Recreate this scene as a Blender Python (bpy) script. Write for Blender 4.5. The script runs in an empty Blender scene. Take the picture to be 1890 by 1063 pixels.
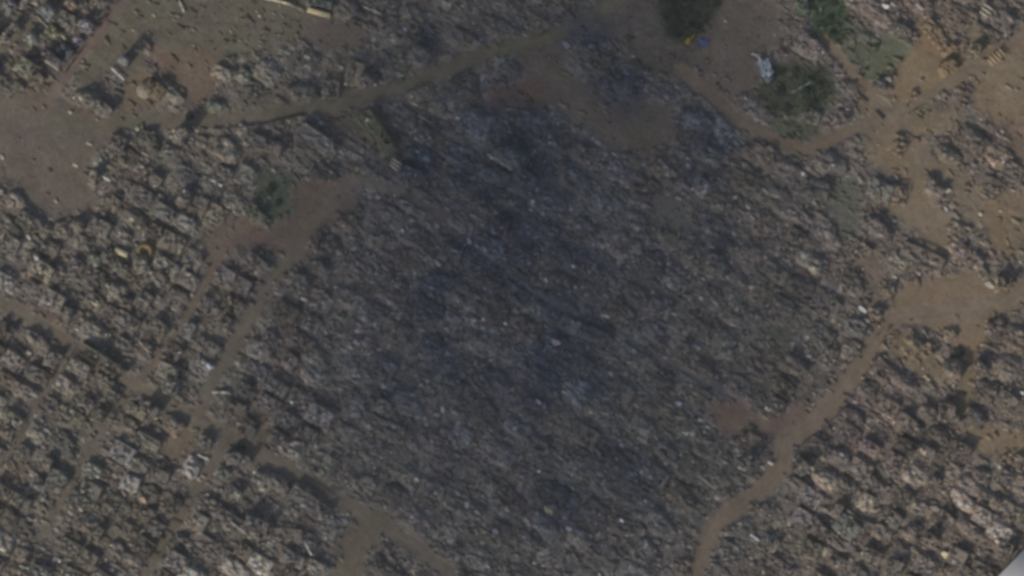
import bpy, math, random
import numpy as np
from mathutils import Vector

# ------------------------------------------------------------------ camera, sky, sun, exposure
S = 0.3                                   # metres per photo pixel
CX, CY = 945.0, 531.5
def W(u, v): return ((u - CX) * S, (CY - v) * S)

sc = bpy.context.scene
COL = sc.collection
CAM_Z = 2600.0
cam = bpy.data.cameras.new('camera'); camo = bpy.data.objects.new('camera', cam); COL.objects.link(camo)
camo.location = (0, 0, CAM_Z); camo.rotation_euler = (0, 0, 0)
cam.sensor_width = 36.0; cam.lens = 36.0 * CAM_Z / (1890 * S); cam.clip_start = 10; cam.clip_end = 12000
sc.camera = camo

SUN_EL = math.radians(37.0)
SUN_AZ = math.radians(221.0)              # clockwise from +Y
SDIR = Vector((math.sin(SUN_AZ) * math.cos(SUN_EL), math.cos(SUN_AZ) * math.cos(SUN_EL), math.sin(SUN_EL)))
w = bpy.data.worlds.new('World'); sc.world = w; w.use_nodes = True
nt = w.node_tree; nt.nodes.clear()
sky = nt.nodes.new('ShaderNodeTexSky'); sky.sky_type = 'NISHITA'; sky.sun_disc = False
sky.sun_elevation = SUN_EL; sky.sun_rotation = SUN_AZ; sky.dust_density = 2.0
bg = nt.nodes.new('ShaderNodeBackground'); bg.inputs['Strength'].default_value = 0.115
wo = nt.nodes.new('ShaderNodeOutputWorld')
nt.links.new(sky.outputs[0], bg.inputs[0]); nt.links.new(bg.outputs[0], wo.inputs[0])
sun = bpy.data.lights.new('sun', 'SUN'); sun.energy = 2.45; sun.angle = math.radians(0.6); sun.color = (1.0, 0.92, 0.80)
suno = bpy.data.objects.new('sun', sun); COL.objects.link(suno)
suno.rotation_euler = (-SDIR).to_track_quat('-Z', 'Y').to_euler()
sc.view_settings.view_transform = 'Standard'; sc.view_settings.look = 'None'
sc.view_settings.exposure = -0.55; sc.view_settings.gamma = 1.0
sc.cycles.filter_width = 3.5              # the photograph is a soft satellite frame
sc.cycles.max_bounces = 4; sc.cycles.diffuse_bounces = 2; sc.cycles.volume_bounces = 0
HAZE = 2.3e-5
KALB = 1.86                                # photo colour (linear) -> albedo

# ------------------------------------------------------------------ helpers
RNG = np.random.default_rng(7)
random.seed(7)
TAB = RNG.random((8, 256, 256))
def lin(c):
    c = np.asarray(c, float) / 255.0
    return np.where(c <= 0.04045, c / 12.92, ((c + 0.055) / 1.055) ** 2.4)
def alb(c): return np.clip(lin(c) * KALB, 0.01, 0.85)

def vn(x, y, s, k=0):
    x = np.asarray(x) / s + 17.3 * k; y = np.asarray(y) / s + 9.1 * k
    i = np.floor(x).astype(int); j = np.floor(y).astype(int)
    fx = x - i; fy = y - j; fx = fx * fx * (3 - 2 * fx); fy = fy * fy * (3 - 2 * fy)
    T = TAB[k % 8]; a = T[i & 255, j & 255]; b = T[(i + 1) & 255, j & 255]
    c = T[i & 255, (j + 1) & 255]; d = T[(i + 1) & 255, (j + 1) & 255]
    return (a * (1 - fx) + b * fx) * (1 - fy) + (c * (1 - fx) + d * fx) * fy - 0.5
def fbm(x, y, s, k=0, o=3):
    r = 0; a = 1.0
    for n in range(o):
        r = r + a * vn(x, y, s, k + n); s = s * 0.47; a *= 0.55
    return r

GA = math.radians(-31.0)                  # direction of the cross streets
cg, sg = math.cos(GA), math.sin(GA)
def vor(x, y, sx, sy, k=0, ang=None):
    """jittered cells: random values of the nearest cell and the offset to its centre"""
    c, s_ = (cg, sg) if ang is None else (math.cos(ang), math.sin(ang))
    p = (x * c + y * s_) / sx; q = (-x * s_ + y * c) / sy
    i0 = np.floor(p).astype(int); j0 = np.floor(q).astype(int)
    best = np.full(p.shape, 1e9); r = [np.zeros(p.shape) for _ in range(6)]
    for di in (-1, 0, 1):
        for dj in (-1, 0, 1):
            i = i0 + di; j = j0 + dj; ii = i & 255; jj = (j + 37 * k) & 255
            cx = i + 0.15 + 0.7 * TAB[0][ii, jj]; cy = j + 0.15 + 0.7 * TAB[1][ii, jj]
            dx = p - cx; dy = q - cy
            d = np.maximum(np.abs(dx), np.abs(dy)) + 0.25 * (np.abs(dx) + np.abs(dy))
            m = d < best; best = np.where(m, d, best)
            for n, val in enumerate((TAB[2][ii, jj], TAB[3][ii, jj], TAB[4][ii, jj], TAB[5][ii, jj], dx, dy)):
                r[n] = np.where(m, val, r[n])
    return r

# ------------------------------------------------------------------ traced layout (photo pixels)
TAN = (103, 93, 81); TAN2 = (96, 86, 75); BRN = (90, 80, 72)
ROADS = [   # points, width, colour
 ([(90,236),(180,232),(260,225),(350,226),(450,217),(530,208),(620,195),(700,172),(780,148),(840,122),(900,98),(960,84),(1010,70),(1060,45),(1120,15),(1170,-25)], 22, (86,82,72)),
 ([(240,-30),(190,50),(150,100),(110,160),(80,205)], 21, (94,84,78)),
 ([(-30,540),(60,590),(125,628),(185,672),(240,706),(300,738),(360,775),(420,800),(500,850),(570,885),(640,930),(692,968),(760,1000),(830,1055)], 22, (92,86,77)),
 ([(140,635),(100,700),(60,760),(20,830),(-10,870)], 13, (86,80,74)),
 ([(425,398),(400,460),(370,540),(330,610),(280,680),(247,705),(190,790),(150,860),(110,930),(70,1000),(45,1070)], 12, (90,83,76)),
 ([(650,330),(600,390),(560,440),(520,490),(470,570),(430,640),(390,710),(362,775)], 18, (90,84,76)),
 ([(420,802),(390,860),(350,920),(300,1000),(265,1070)], 18, (88,82,74)),
 ([(700,965),(665,1000),(640,1075)], 40, (90,84,72)),
 ([(1910,500),(1880,540),(1830,566),(1740,575),(1655,583),(1612,640),(1572,690),(1530,750),(1492,790),(1447,812),(1440,860),(1410,900),(1350,945),(1312,972),(1292,1030),(1275,1090)], 29, TAN),
 ([(1450,800),(1400,782),(1345,775)], 26, (100,88,78)),
 ([(1520,70),(1580,140),(1630,195),(1690,270),(1745,335)], 17, (104,93,80)),
 ([(1655,205),(1600,232),(1555,246),(1490,276),(1420,256),(1360,218),(1310,172),(1255,128)], 22, (98,88,76)),
 ([(1640,222),(1700,185),(1760,147),(1830,110),(1900,55)], 17, (102,92,80)),
 ([(660,332),(740,352),(820,402)], 14, (92,88,82)),
 ([(1010,550),(1060,585),(1150,622),(1250,680),(1330,722)], 8, (80,80,82)),  # dark line across the middle, laid as a narrow darker ribbon
 ([(60,38),(40,66),(0,96),(-20,110)], 12, (90,84,76)),
 ([(1788,690),(1775,760)], 20, (100,94,76)),
 ([(655,360),(700,300),(690,262)], 8, (84,82,80)),
]
PATCH = [   # polygon, colour, smoothness (1 = bare, 0.6 = littered)
 ([(1430,225),(1490,222),(1520,245),(1470,268),(1430,255)], (76,80,66), .7),
 ([(1630,185),(1700,178),(1730,195),(1670,225),(1640,215)], (94,94,74), .9),
 ([(1560,80),(1640,60),(1660,120),(1600,150),(1560,120)], (84,86,74), .7),
 ([(1590,150),(1640,210),(1700,215),(1780,190),(1760,240),(1700,260),(1640,250),(1580,230)], (106,96,80), .85),
 ([(1790,40),(1830,80),(1890,90),(1890,130),(1800,150),(1770,100)], (104,96,82), .7),
 ([(1740,280),(1800,330),(1830,390),(1800,430),(1760,380),(1720,320)], (106,96,82), .75),
 ([(1640,600),(1720,640),(1760,700),(1700,700),(1650,650)], (104,94,80), .5),
 ([(592,212),(680,196),(745,262),(735,300),(690,275),(640,245)], (84,80,74), .75),
 ([(600,130),(640,125),(640,190),(595,200)], (88,84,78), .7),
 ([(400,180),(545,165),(545,205),(410,218)], (92,86,80), .6),
 ([(1180,20),(1290,30),(1300,110),(1230,150),(1150,110)], (80,76,70), .8),
 ([(-60,185),(60,178),(130,195),(200,208),(300,200),(335,222),(250,246),(190,268),(172,300),(176,390),(100,398),(45,370),(20,340),(-60,330)], (93,85,77), .93),
 ([(235,-40),(560,-40),(575,8),(610,30),(570,70),(470,98),(410,106),(392,170),(345,172),(300,122),(258,60),(262,140),(200,135),(180,150),(130,180)], (90,86,76), .85),
 ([(270,80),(390,90),(395,170),(360,200),(330,170),(290,125)], (98,85,73), .9),
 ([(225,160),(250,130),(292,150),(290,190),(250,215),(210,205)], (98,88,74), .9),
 ([(588,28),(672,48),(668,84),(600,92),(560,70)], (88,81,76), .95),
 ([(960,70),(1080,25),(1150,-40),(1230,-40),(1230,90),(1150,75),(1060,60),(1040,140),(1000,150),(950,120)], (86,80,76), .85),
 ([(960,90),(1050,130),(1090,150),(1110,200),(1180,180),(1235,190),(1245,260),(1200,285),(1120,265),(1040,215),(960,180)], (90,82,74), .9),
 ([(895,165),(1000,150),(1000,205),(900,200)], (88,70,62), .8),
 ([(540,340),(665,325),(655,372),(612,420),(575,452),(545,492),(520,490),(515,470),(455,455),(420,475),(405,450),(440,405),(500,425),(545,390)], (94,84,74), .95),
 ([(428,420),(552,432),(540,470),(440,455)], (94,82,75), .95),
 ([(1400,135),(1460,112),(1530,125),(1545,170),(1520,205),(1470,215),(1425,215),(1400,180)], (64,70,58), .6),
 ([(1490,-30),(1560,-30),(1570,60),(1535,90),(1500,60)], (66, 80, 62), .8),
 ([(1215,-30),(1390,-30),(1320,30),(1265,85),(1225,70)], (56, 62, 54), .7),
 ([(1330,0),(1400,-20),(1440,20),(1450,70),(1420,90),(1395,110),(1395,180),(1360,190),(1300,150),(1270,110)], (94, 87, 79), .9),
 ([(465,325),(540,325),(545,390),(505,410),(475,385)], (72,78,68), .7),
 ([(1690,28),(1735,45),(1785,115),(1795,145),(1730,180),(1665,205),(1625,170),(1660,120),(1690,75)], (116,101,80), 1),
 ([(1600,100),(1650,60),(1680,90),(1650,130),(1610,150)], (88,92,76), .8),
 ([(1790,130),(1890,70),(1950,60),(1950,240),(1840,230),(1800,200)], (112,100,84), .85),
 ([(1850,230),(1950,230),(1950,330),(1880,330)], (104,92,80), .8),
 ([(1600,235),(1690,215),(1715,290),(1690,350),(1640,320),(1600,290)], (113,101,83), .9),
 ([(1652,345),(1665,322),(1700,322),(1722,375),(1752,400),(1765,470),(1810,480),(1740,472),(1680,435),(1640,400)], (114,101,85), 1),
 ([(1800,380),(1870,350),(1950,360),(1950,420),(1890,440),(1880,480),(1830,470)], (108,96,80), .8),
 ([(1648,535),(1680,520),(1740,508),(1800,498),(1850,525),(1900,520),(1900,556),(1830,590),(1808,640),(1785,665),(1745,625),(1700,602),(1640,590)], (110,97,81), 1),
 ([(1786,600),(1800,600),(1802,662),(1788,662)], (116,100,80), 1),
 ([(1320,742),(1380,745),(1420,772),(1470,740),(1500,745),(1480,800),(1420,800),(1330,798)], (102,87,78), .9),
 ([(303,795),(350,785),(352,830),(320,862),(300,845)], (98,87,76), .95),
 ([(1775,785),(1900,800),(1900,832),(1810,838),(1780,815)], (112,100,84), .85),
 ([(1200,360),(1265,375),(1280,425),(1235,435),(1205,410)], (90,88,84), .9),
 ([(1578,465),(1620,470),(1640,520),(1640,590),(1600,600),(1600,540)], (104,94,83), .8),
 ([(1535,325),(1585,335),(1590,420),(1570,450),(1535,440)], (88,88,79), .75),
 ([(1415,600),(1455,600),(1465,660),(1440,665)], (86,88,78), .6),
 ([(1200,760),(1230,760),(1240,800),(1210,800)], (88,90,80), .5),
 ([(465,760),(490,750),(500,850),(570,870),(640,920),(560,885),(480,845)], (90,84,76), .7),
 ([(625,975),(700,958),(690,1000),(655,1075),(612,1075)], (88,82,72), .85),
 ([(370,440),(420,400),(430,440),(400,520),(375,530)], (96,82,72), .9),
 ([(45,560),(110,570),(120,600),(60,600)], (100,88,81), .5),
 ([(-20,840),(50,845),(55,890),(-20,905)], (98,88,80), .4),
 ([(1560,720),(1700,760),(1650,850),(1550,840)], (103, 94, 88), .15),
]
DARK_BLUE = [(960,262,70,48),(990,320,60,40),(930,390,40,34),(1010,440,60,30),(730,728,36,18),(705,700,22,24),(830,665,60,22),  # ellipses of ground tinted dark blue: centre and radii
        (1030,660,40,70),(1085,700,40,24),(1040,560,26,40),(895,470,60,30),(1310,260,40,30),(780,60,34,18),(1090,60,36,20),(1140,155,44,26),
        (1040,925,34,24),(770,300,46,26),(800,540,20,40),(1290,320,24,16),(1335,440,28,16),(1150,860,50,30),(900,330,60,50)]

# rasters of the layout, 2 px per cell
R0, RS = -240.0, 2.0
UU, VV = np.meshgrid(np.arange(R0, 1890 + 240, RS), np.arange(R0, 1063 + 240, RS), indexing='ij')
wu = UU + 15 * fbm(UU, VV, 40, 3) + 7 * fbm(UU, VV, 9, 1); wv = VV + 15 * fbm(UU, VV, 40, 5) + 7 * fbm(UU, VV, 9, 4)
def seg_d(u, v, a, b):
    dx, dy = b[0] - a[0], b[1] - a[1]; L = dx * dx + dy * dy + 1e-9
    t = np.clip(((u - a[0]) * dx + (v - a[1]) * dy) / L, 0, 1)
    return np.hypot(u - a[0] - t * dx, v - a[1] - t * dy)
def poly_sd(u, v, P):
    d = np.full(u.shape, 1e9); ins = np.zeros(u.shape, bool)
    for i in range(len(P)):
        a, b = P[i], P[(i + 1) % len(P)]
        d = np.minimum(d, seg_d(u, v, a, b))
        c = ((a[1] > v) != (b[1] > v)) & (u < (b[0] - a[0]) * (v - a[1]) / (b[1] - a[1] + 1e-9) + a[0])
        ins ^= c
    return np.where(ins, -d, d)
base = np.zeros(UU.shape + (3,)); base[:] = (96, 92, 86)
right = np.clip((UU - 1250) / 500, 0, 1)[..., None]; base = base * (1 - right) + np.array((101, 94, 88)) * right
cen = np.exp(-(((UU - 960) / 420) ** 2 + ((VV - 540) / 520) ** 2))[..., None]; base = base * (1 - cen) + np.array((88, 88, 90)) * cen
OPEN = np.zeros(UU.shape)
def paint(sd, col, k, soft=7.0):
    global base, OPEN
    m = np.clip(0.5 - sd / soft, 0, 1)
    base = base * (1 - m[..., None]) + np.array(col, float) * m[..., None]
    OPEN = np.maximum(OPEN, m * k)
for P, c, k in PATCH:
    if abs(c[0] - c[2]) > 14 and P[0][0] < 1150 or c[0] > 112: g_ = sum(c) / 3; c = tuple(g_ + .9 * (q_ - g_) for q_ in c)
    paint(poly_sd(wu, wv, P), c, k, 16)
ROADM = np.zeros(UU.shape)
for P, wd, c in ROADS:
    d = np.full(UU.shape, 1e9)
    for a, b in zip(P[:-1], P[1:]): d = np.minimum(d, seg_d(UU + .35 * (wu - UU), VV + .35 * (wv - VV), a, b))
    paint(d - wd * .6 + 4 * vn(UU, VV, 25, 2), [q_ * 1.05 for q_ in c], 1, 9)
    ROADM = np.maximum(ROADM, np.clip(.5 - (d - wd * .6) / 6, 0, 1))
tint = vn(UU, VV, 42, 1)[..., None] * np.array((4, 1, -1)) + vn(UU, VV, 30, 4)[..., None] * np.array((-1, 2, -2)) + vn(UU, VV, 26, 6)[..., None] * np.array((10, 10, 10))
tint = tint + vn(UU, VV, 13, 2)[..., None] * np.array((7, 6, 5)) + vn(UU, VV, 6, 5)[..., None] * np.array((6, 6, 6))
base = (base + tint) * np.array((.97, .96, .94))
blue_mix = np.zeros(UU.shape)
for (u, v, a, b) in DARK_BLUE:
    blue_mix = np.maximum(blue_mix, np.exp(-((((wu - u) * .8 + (wv - v) * .6) / (a * 1.5)) ** 2 + ((-(wu - u) * .6 + (wv - v) * .8) / (b * 1.5)) ** 2)))
blue_mix = np.clip(blue_mix * (1 + 1.3 * fbm(UU, VV, 30, 2)), 0, 1)[..., None] * .62
base = base * (1 - blue_mix) + np.array((46, 54, 67)) * blue_mix
ALB = alb(np.clip(base, 20, 220))
def samp(A, x, y):
    u = x / S + CX; v = CY - y / S
    fi = np.clip((u - R0) / RS, 0, A.shape[0] - 1.01); fj = np.clip((v - R0) / RS, 0, A.shape[1] - 1.01)
    i = fi.astype(int); j = fj.astype(int); fx = fi - i; fy = fj - j
    if A.ndim == 3: fx = fx[..., None]; fy = fy[..., None]
    return (A[i, j] * (1 - fx) + A[i + 1, j] * fx) * (1 - fy) + (A[i, j + 1] * (1 - fx) + A[i + 1, j + 1] * fx) * fy

def slabs(x, y):
    """relief of broken concrete: tilted plates in two sizes plus grit"""
    a = vor(x, y, 5.8, 3.1, 1); b = vor(x + 3, y - 5, 2.5, 1.6, 2, GA + .5 * (TAB[6][3, 3] - .5))
    h = 1.1 * (a[0] - .5) + (a[1] - .5) * a[4] * 1.9 + (a[2] - .5) * a[5] * 1.7
    h = h + .55 * (b[0] - .5) + (b[1] - .5) * b[4] * 1.0 + (b[2] - .5) * b[5] * 1.0
    return h, a[3], b[3]
def ground_h(x, y):
    o = samp(OPEN, x, y)
    h, ca, cb = slabs(x, y)
    r = np.clip(1 - o * 1.02, 0, 1)
    big = 1.7 * fbm(x, y, 17, 0, 2) + .9 * fbm(x, y, 6, 2, 2)
    return r * (.5 * h + .8 * big + .4) + .12 * fbm(x, y, 3.0, 5, 2) + .5 * vn(x, y, 60, 3) + .10 * o * h, r, ca, cb
def cell_col(x, y, r, ca, cb, rough=1.0):
    c = samp(ALB, x, y)
    f = np.exp((r * .50 * (ca - .5) + (r * .45 + .05) * (cb - .5)) * rough)
    pale = (cb > .965) * r
    c = c * f[..., None]
    return np.clip(c * (1 + .7 * pale[..., None]), .01, .8)

# ------------------------------------------------------------------ materials
def rubble_mat(name, bump=.35, fine=1.3, rough=.95, var=.35):
    m = bpy.data.materials.new(name); m.use_nodes = True; t = m.node_tree; n = t.nodes; bs = n['Principled BSDF']
    bs.inputs['Roughness'].default_value = rough; bs.inputs['Specular IOR Level'].default_value = .15
    at = n.new('ShaderNodeAttribute'); at.attribute_name = 'Col'
    tc = n.new('ShaderNodeTexCoord'); no = n.new('ShaderNodeTexNoise'); no.inputs['Scale'].default_value = 1 / fine; no.inputs['Detail'].default_value = 4
    t.links.new(tc.outputs['Object'], no.inputs['Vector'])
    mr = n.new('ShaderNodeMapRange'); mr.inputs['From Min'].default_value = .25; mr.inputs['From Max'].default_value = .75
    mr.inputs['To Min'].default_value = 1 - var; mr.inputs['To Max'].default_value = 1 + var
    t.links.new(no.outputs['Fac'], mr.inputs['Value'])
    vm = n.new('ShaderNodeVectorMath'); vm.operation = 'SCALE'
    t.links.new(at.outputs['Color'], vm.inputs[0]); t.links.new(mr.outputs[0], vm.inputs['Scale']); t.links.new(vm.outputs[0], bs.inputs['Base Color'])
    bp = n.new('ShaderNodeBump'); bp.inputs['Strength'].default_value = bump; bp.inputs['Distance'].default_value = .5
    t.links.new(no.outputs['Fac'], bp.inputs['Height']); t.links.new(bp.outputs[0], bs.inputs['Normal'])
    return m
def plain(name, c, rough=.8, metal=0.0, fine=.8, var=.25):
    m = bpy.data.materials.new(name); m.use_nodes = True; t = m.node_tree; n = t.nodes; bs = n['Principled BSDF']
    bs.inputs['Roughness'].default_value = rough; bs.inputs['Metallic'].default_value = metal
    tc = n.new('ShaderNodeTexCoord'); no = n.new('ShaderNodeTexNoise'); no.inputs['Scale'].default_value = 1 / fine; no.inputs['Detail'].default_value = 4
    t.links.new(tc.outputs['Object'], no.inputs['Vector'])
    rp = n.new('ShaderNodeValToRGB'); rp.color_ramp.elements[0].position = .3; rp.color_ramp.elements[1].position = .7
    rp.color_ramp.elements[0].color = (*[v * (1 - var) for v in c], 1); rp.color_ramp.elements[1].color = (*[min(1, v * (1 + var)) for v in c], 1)
    t.links.new(no.outputs['Fac'], rp.inputs[0]); t.links.new(rp.outputs[0], bs.inputs['Base Color'])
    return m
M_RUB = rubble_mat('broken_concrete'); M_GND = rubble_mat('dusty_ground', .25, 1.6, .97, .22); M_ROAD = rubble_mat('packed_dirt', .12, 2.5, .97, .12)
M_CON = rubble_mat('grey_concrete', .2, 1.2, .9, .25)
M_GLASS = plain('dark_opening', (.02, .022, .026), .4)
M_YEL = plain('yellow_paint', (.42, .30, .02), .5); M_DARK = plain('dark_steel', (.03, .03, .03), .6)
M_WHITE = plain('white_sheet', (.46, .50, .52), .5); M_BLUE = plain('blue_tarpaulin', (.08, .11, .24), .6)
M_BARK = plain('bark', (.10, .07, .05), .9); M_RUST = plain('rusty_metal', (.22, .10, .06), .8)
M_LEAF = plain('leaves', (.070, .095, .060), .7, 0, .6, .5); M_LEAF2 = plain('dark_leaves', (.056, .074, .056), .7, 0, .6, .5)

def mesh_np(name, V, F, C=None, mat=None):
    me = bpy.data.meshes.new(name); n = len(V)
    me.vertices.add(n); me.vertices.foreach_set('co', np.asarray(V, np.float32).ravel())
    F = np.asarray(F, np.int32); k = F.shape[1]
    me.loops.add(F.size); me.loops.foreach_set('vertex_index', F.ravel())
    me.polygons.add(len(F)); me.polygons.foreach_set('loop_start', np.arange(0, F.size, k, dtype=np.int32))
    me.polygons.foreach_set('loop_total', np.full(len(F), k, np.int32))
    me.update(calc_edges=True)
    if C is not None:
        a = me.color_attributes.new('Col', 'FLOAT_COLOR', 'POINT')
        a.data.foreach_set('color', np.concatenate([np.asarray(C), np.ones((n, 1))], 1).astype(np.float32).ravel())
    if mat: me.materials.append(mat)
    return me
def link(name, me, parent=None, loc=(0, 0, 0), rz=0):
    o = bpy.data.objects.new(name, me); COL.objects.link(o); o.location = loc; o.rotation_euler = (0, 0, rz)
    if parent: o.parent = parent
    return o
def tag(o, label=None, cat=None, group=None, kind=None):
    if label: o['label'] = label
    if cat: o['category'] = cat
    if group: o['group'] = group
    if kind: o['kind'] = kind
    return o
def grid_faces(nx, ny):
    i, j = np.meshgrid(np.arange(nx - 1), np.arange(ny - 1), indexing='ij'); a = (i * ny + j).ravel()
    return np.stack([a, a + ny, a + ny + 1, a + 1], 1)
CV = np.array([(x, y, z) for x in (-.5, .5) for y in (-.5, .5) for z in (-.5, .5)])
CF = np.array([(0, 1, 3, 2), (4, 6, 7, 5), (0, 4, 5, 1), (2, 3, 7, 6), (0, 2, 6, 4), (1, 5, 7, 3)])
def boxes(P, D, yaw, tx, ty, C, jit=.12, rng=RNG):
    n = len(P); v = CV[None] * D[:, None, :]
    v = v * (1 + jit * (rng.random((n, 8, 3)) - .5) * 2)
    c, s_ = np.cos(tx)[:, None], np.sin(tx)[:, None]; y = v[..., 1] * c - v[..., 2] * s_; z = v[..., 1] * s_ + v[..., 2] * c; x = v[..., 0]
    c, s_ = np.cos(ty)[:, None], np.sin(ty)[:, None]; x, z = x * c + z * s_, -x * s_ + z * c
    c, s_ = np.cos(yaw)[:, None], np.sin(yaw)[:, None]; x, y = x * c - y * s_, x * s_ + y * c
    V = np.stack([x, y, z], -1) + P[:, None, :]
    F = (CF[None] + 8 * np.arange(n)[:, None, None]).reshape(-1, 4)
    return V.reshape(-1, 3), F, np.repeat(C, 8, 0)
class MB:
    def __init__(s): s.V = []; s.F = []; s.n = 0
    def box(s, c, d, yaw=0, tx=0, ty=0):
        V, F, _ = boxes(np.array([c], float), np.array([d], float), np.array([yaw]), np.array([tx]), np.array([ty]), np.zeros((1, 3)), 0)
        s.V.append(V); s.F.append(F + s.n); s.n += 8; return s
    def tube(s, pts, r, k=8):
        pts = [Vector(p) for p in pts]; rs = r if isinstance(r, (list, tuple)) else [r] * len(pts); V = []
        for i, p in enumerate(pts):
            d = (pts[min(i + 1, len(pts) - 1)] - pts[max(i - 1, 0)]).normalized(); q = d.to_track_quat('Z', 'Y')
            for a in range(k): V.append(p + q @ Vector((rs[i] * math.cos(2 * math.pi * a / k), rs[i] * math.sin(2 * math.pi * a / k), 0)))
        F = []
        for i in range(len(pts) - 1):
            for a in range(k): F.append((i * k + a, i * k + (a + 1) % k, (i + 1) * k + (a + 1) % k, (i + 1) * k + a))
        for a in range(1, k // 2):   # caps
            F.append((0, k - a, k - a - 1, a) if k - a - 1 > a else (0, a, a + 1, a + 2)); e = (len(pts) - 1) * k
            F.append((e, e + a, e + k - a - 1, e + k - a) if k - a - 1 > a else (e, e + a, e + a + 1, e + a + 2))
        s.V.append(np.array([list(v) for v in V])); s.F.append(np.array(F) + s.n); s.n += len(V); return s
    def build(s, name, mat, parent=None, col=None, **k):
        V = np.concatenate(s.V); F = np.concatenate(s.F)
        return link(name, mesh_np(name, V, F, None if col is None else np.tile(np.array(col), (len(V), 1)), mat), parent, **k)

# ------------------------------------------------------------------ ground
def axis(a, b, st, far):
    core = np.arange(a, b + st, st); out = []; d = st; x = b
    while x < far: d *= 1.35; x += d; out.append(x)
    out = np.array(out); return np.concatenate([(a - (out - b))[::-1], core, out])
ax = axis(-300, 300, .5, 2000); ay = axis(-175, 175, .5, 2000)
GX, GY = np.meshgrid(ax, ay, indexing='ij')
gz, gr, ga, gb = ground_h(GX, GY)
far = np.clip((np.maximum(np.abs(GX) - 320, np.abs(GY) - 200)) / 60, 0, 1)
gz = gz * (1 - far)
gc = cell_col(GX, GY, gr, ga, gb)
tag(link('ground', mesh_np('ground', np.stack([GX, GY, gz], -1).reshape(-1, 3), grid_faces(len(ax), len(ay)), gc.reshape(-1, 3), M_GND)), kind='structure')
def gh(x, y): return float(ground_h(np.array([x]), np.array([y]))[0][0])

# dirt roads: ribbons draped on the ground
for P, wd, c in ROADS:
    pts = [np.array(W(*p)) for p in P]; C = []
    for a, b in zip(pts[:-1], pts[1:]):
        n = max(2, int(np.linalg.norm(b - a) / 1.0)); C += [a + (b - a) * t / n for t in range(n)]
    C.append(pts[-1]); C = np.array(C)
    for _ in range(6): C[1:-1] = (C[:-2] + 2 * C[1:-1] + C[2:]) / 4
    T = np.gradient(C, axis=0); T /= np.linalg.norm(T, axis=1)[:, None] + 1e-9; N = np.stack([-T[:, 1], T[:, 0]], 1)
    K = 13; hw = wd * S / 2 * .9; lat = np.linspace(-1, 1, K)
    e = 1 + .35 * vn(C[:, 0], C[:, 1], 5, 2)
    X = C[:, None, 0] + N[:, None, 0] * lat[None] * hw * e[:, None]; Y = C[:, None, 1] + N[:, None, 1] * lat[None] * hw * e[:, None]
    Z = ground_h(X, Y)[0]; Z = np.minimum(Z, .9)
    rut = .05 * np.cos(lat * 7)[None]
    Z = Z + .05 - .09 * (np.abs(lat) > .95)[None] + rut * .4
    cc = samp(ALB, X, Y) * (1 + .05 * np.cos(lat * 7)[None, :, None] * (np.abs(lat) < .8)[None, :, None]) * (1 + .16 * vn(X, Y, 4, 4))[..., None]
    tag(link('dirt_road', mesh_np('dirt_road', np.stack([X, Y, Z], -1).reshape(-1, 3), grid_faces(len(C), K), cc.reshape(-1, 3), M_ROAD)), kind='structure')

# ------------------------------------------------------------------ landmarks used by the labels
LM = [((268,168),'round tan tank'),((1271,76),'yellow excavator'),((1410,120),'white wreckage'),((1480,180),'big green tree clump'),
 ((1445,810),'fork of the curved dirt road'),((1740,550),'wide dirt junction'),((1625,352),'grey flat roof by the tan clearing'),((80,290),'bare brown square'),
 ((232,112),'thin tall tower'),((695,245),'long wedge roof'),((225,465),'pale container'),((190,650),'long shadowed block'),((600,370),'brown dead-end clearing'),
 ((732,302),'striped white slabs'),((1025,630),'pinkish slab in the dark middle'),((1594,575),'white cubic block'),((420,805),'crossing of the two lanes'),
 ((1745,1025),'cream slab'),((325,822),'small reddish clearing'),((660,1010),'brown lane mouth at the bottom'),((1360,770),'reddish dirt pocket'),
 ((1010,945),'pinkish slab near the bottom'),((1295,345),'grey square roof'),((1702,395),'heart shaped tan clearing'),((1300,1010),'lower end of the curved road'),
 ((960,270),'dark blue patch near the top'),((730,725),'small navy patch'),((95,60),'top left cluster of roofs'),((1840,105),'orange slatted roof'),
 ((1230,400),'smooth grey clearing'),((640,60),'brown lot below the long sheds'),((500,360),'lone green trees'),((1000,170),'dark reddish patch'),((1850,830),'tan strip at the right edge')]
ORD = ['nearest','second nearest','third nearest','fourth nearest','fifth nearest','sixth nearest','seventh nearest','eighth nearest','ninth nearest','tenth nearest','eleventh nearest','twelfth nearest']
PEND = {}
def place_label(o, u, v, cat, phrase, group):
    i = min(range(len(LM)), key=lambda k: math.hypot(u - LM[k][0][0], v - LM[k][0][1])); q = LM[i][0]
    dx, dy = u - q[0], v - q[1]
    side = ('right of' if dx > 0 else 'left of') if abs(dx) > abs(dy) else ('below' if dy > 0 else 'above')
    PEND.setdefault((cat, i, side), []).append((math.hypot(dx, dy), o, phrase)); o['category'] = cat; o['group'] = group
def flush_labels():
    for (cat, i, side), L in PEND.items():
        for k, (d, o, ph) in enumerate(sorted(L, key=lambda t: t[0])):
            tail = f"{ORD[min(k, 11)]} {cat} {side} the {LM[i][1]}"
            while len((ph + ' ' + tail).split()) > 16: ph = ph.split(' ', 1)[1]
            o['label'] = f"{ph}, {ORD[min(k, 11)]} {cat} {side} the {LM[i][1]}"
def tone_word(c):
    r, g, b = c; l = (r + g + b) / 3
    t = 'pale' if l > 100 else 'dark' if l < 74 else 'mid'
    h = 'brownish' if r > b + 14 else 'greenish' if g > r + 1 and g > b + 4 else 'bluish' if b > r + 3 else 'grey'
    return {'pale': 'pale ', 'dark': 'dark ', 'mid': ''}[t] + h

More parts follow.
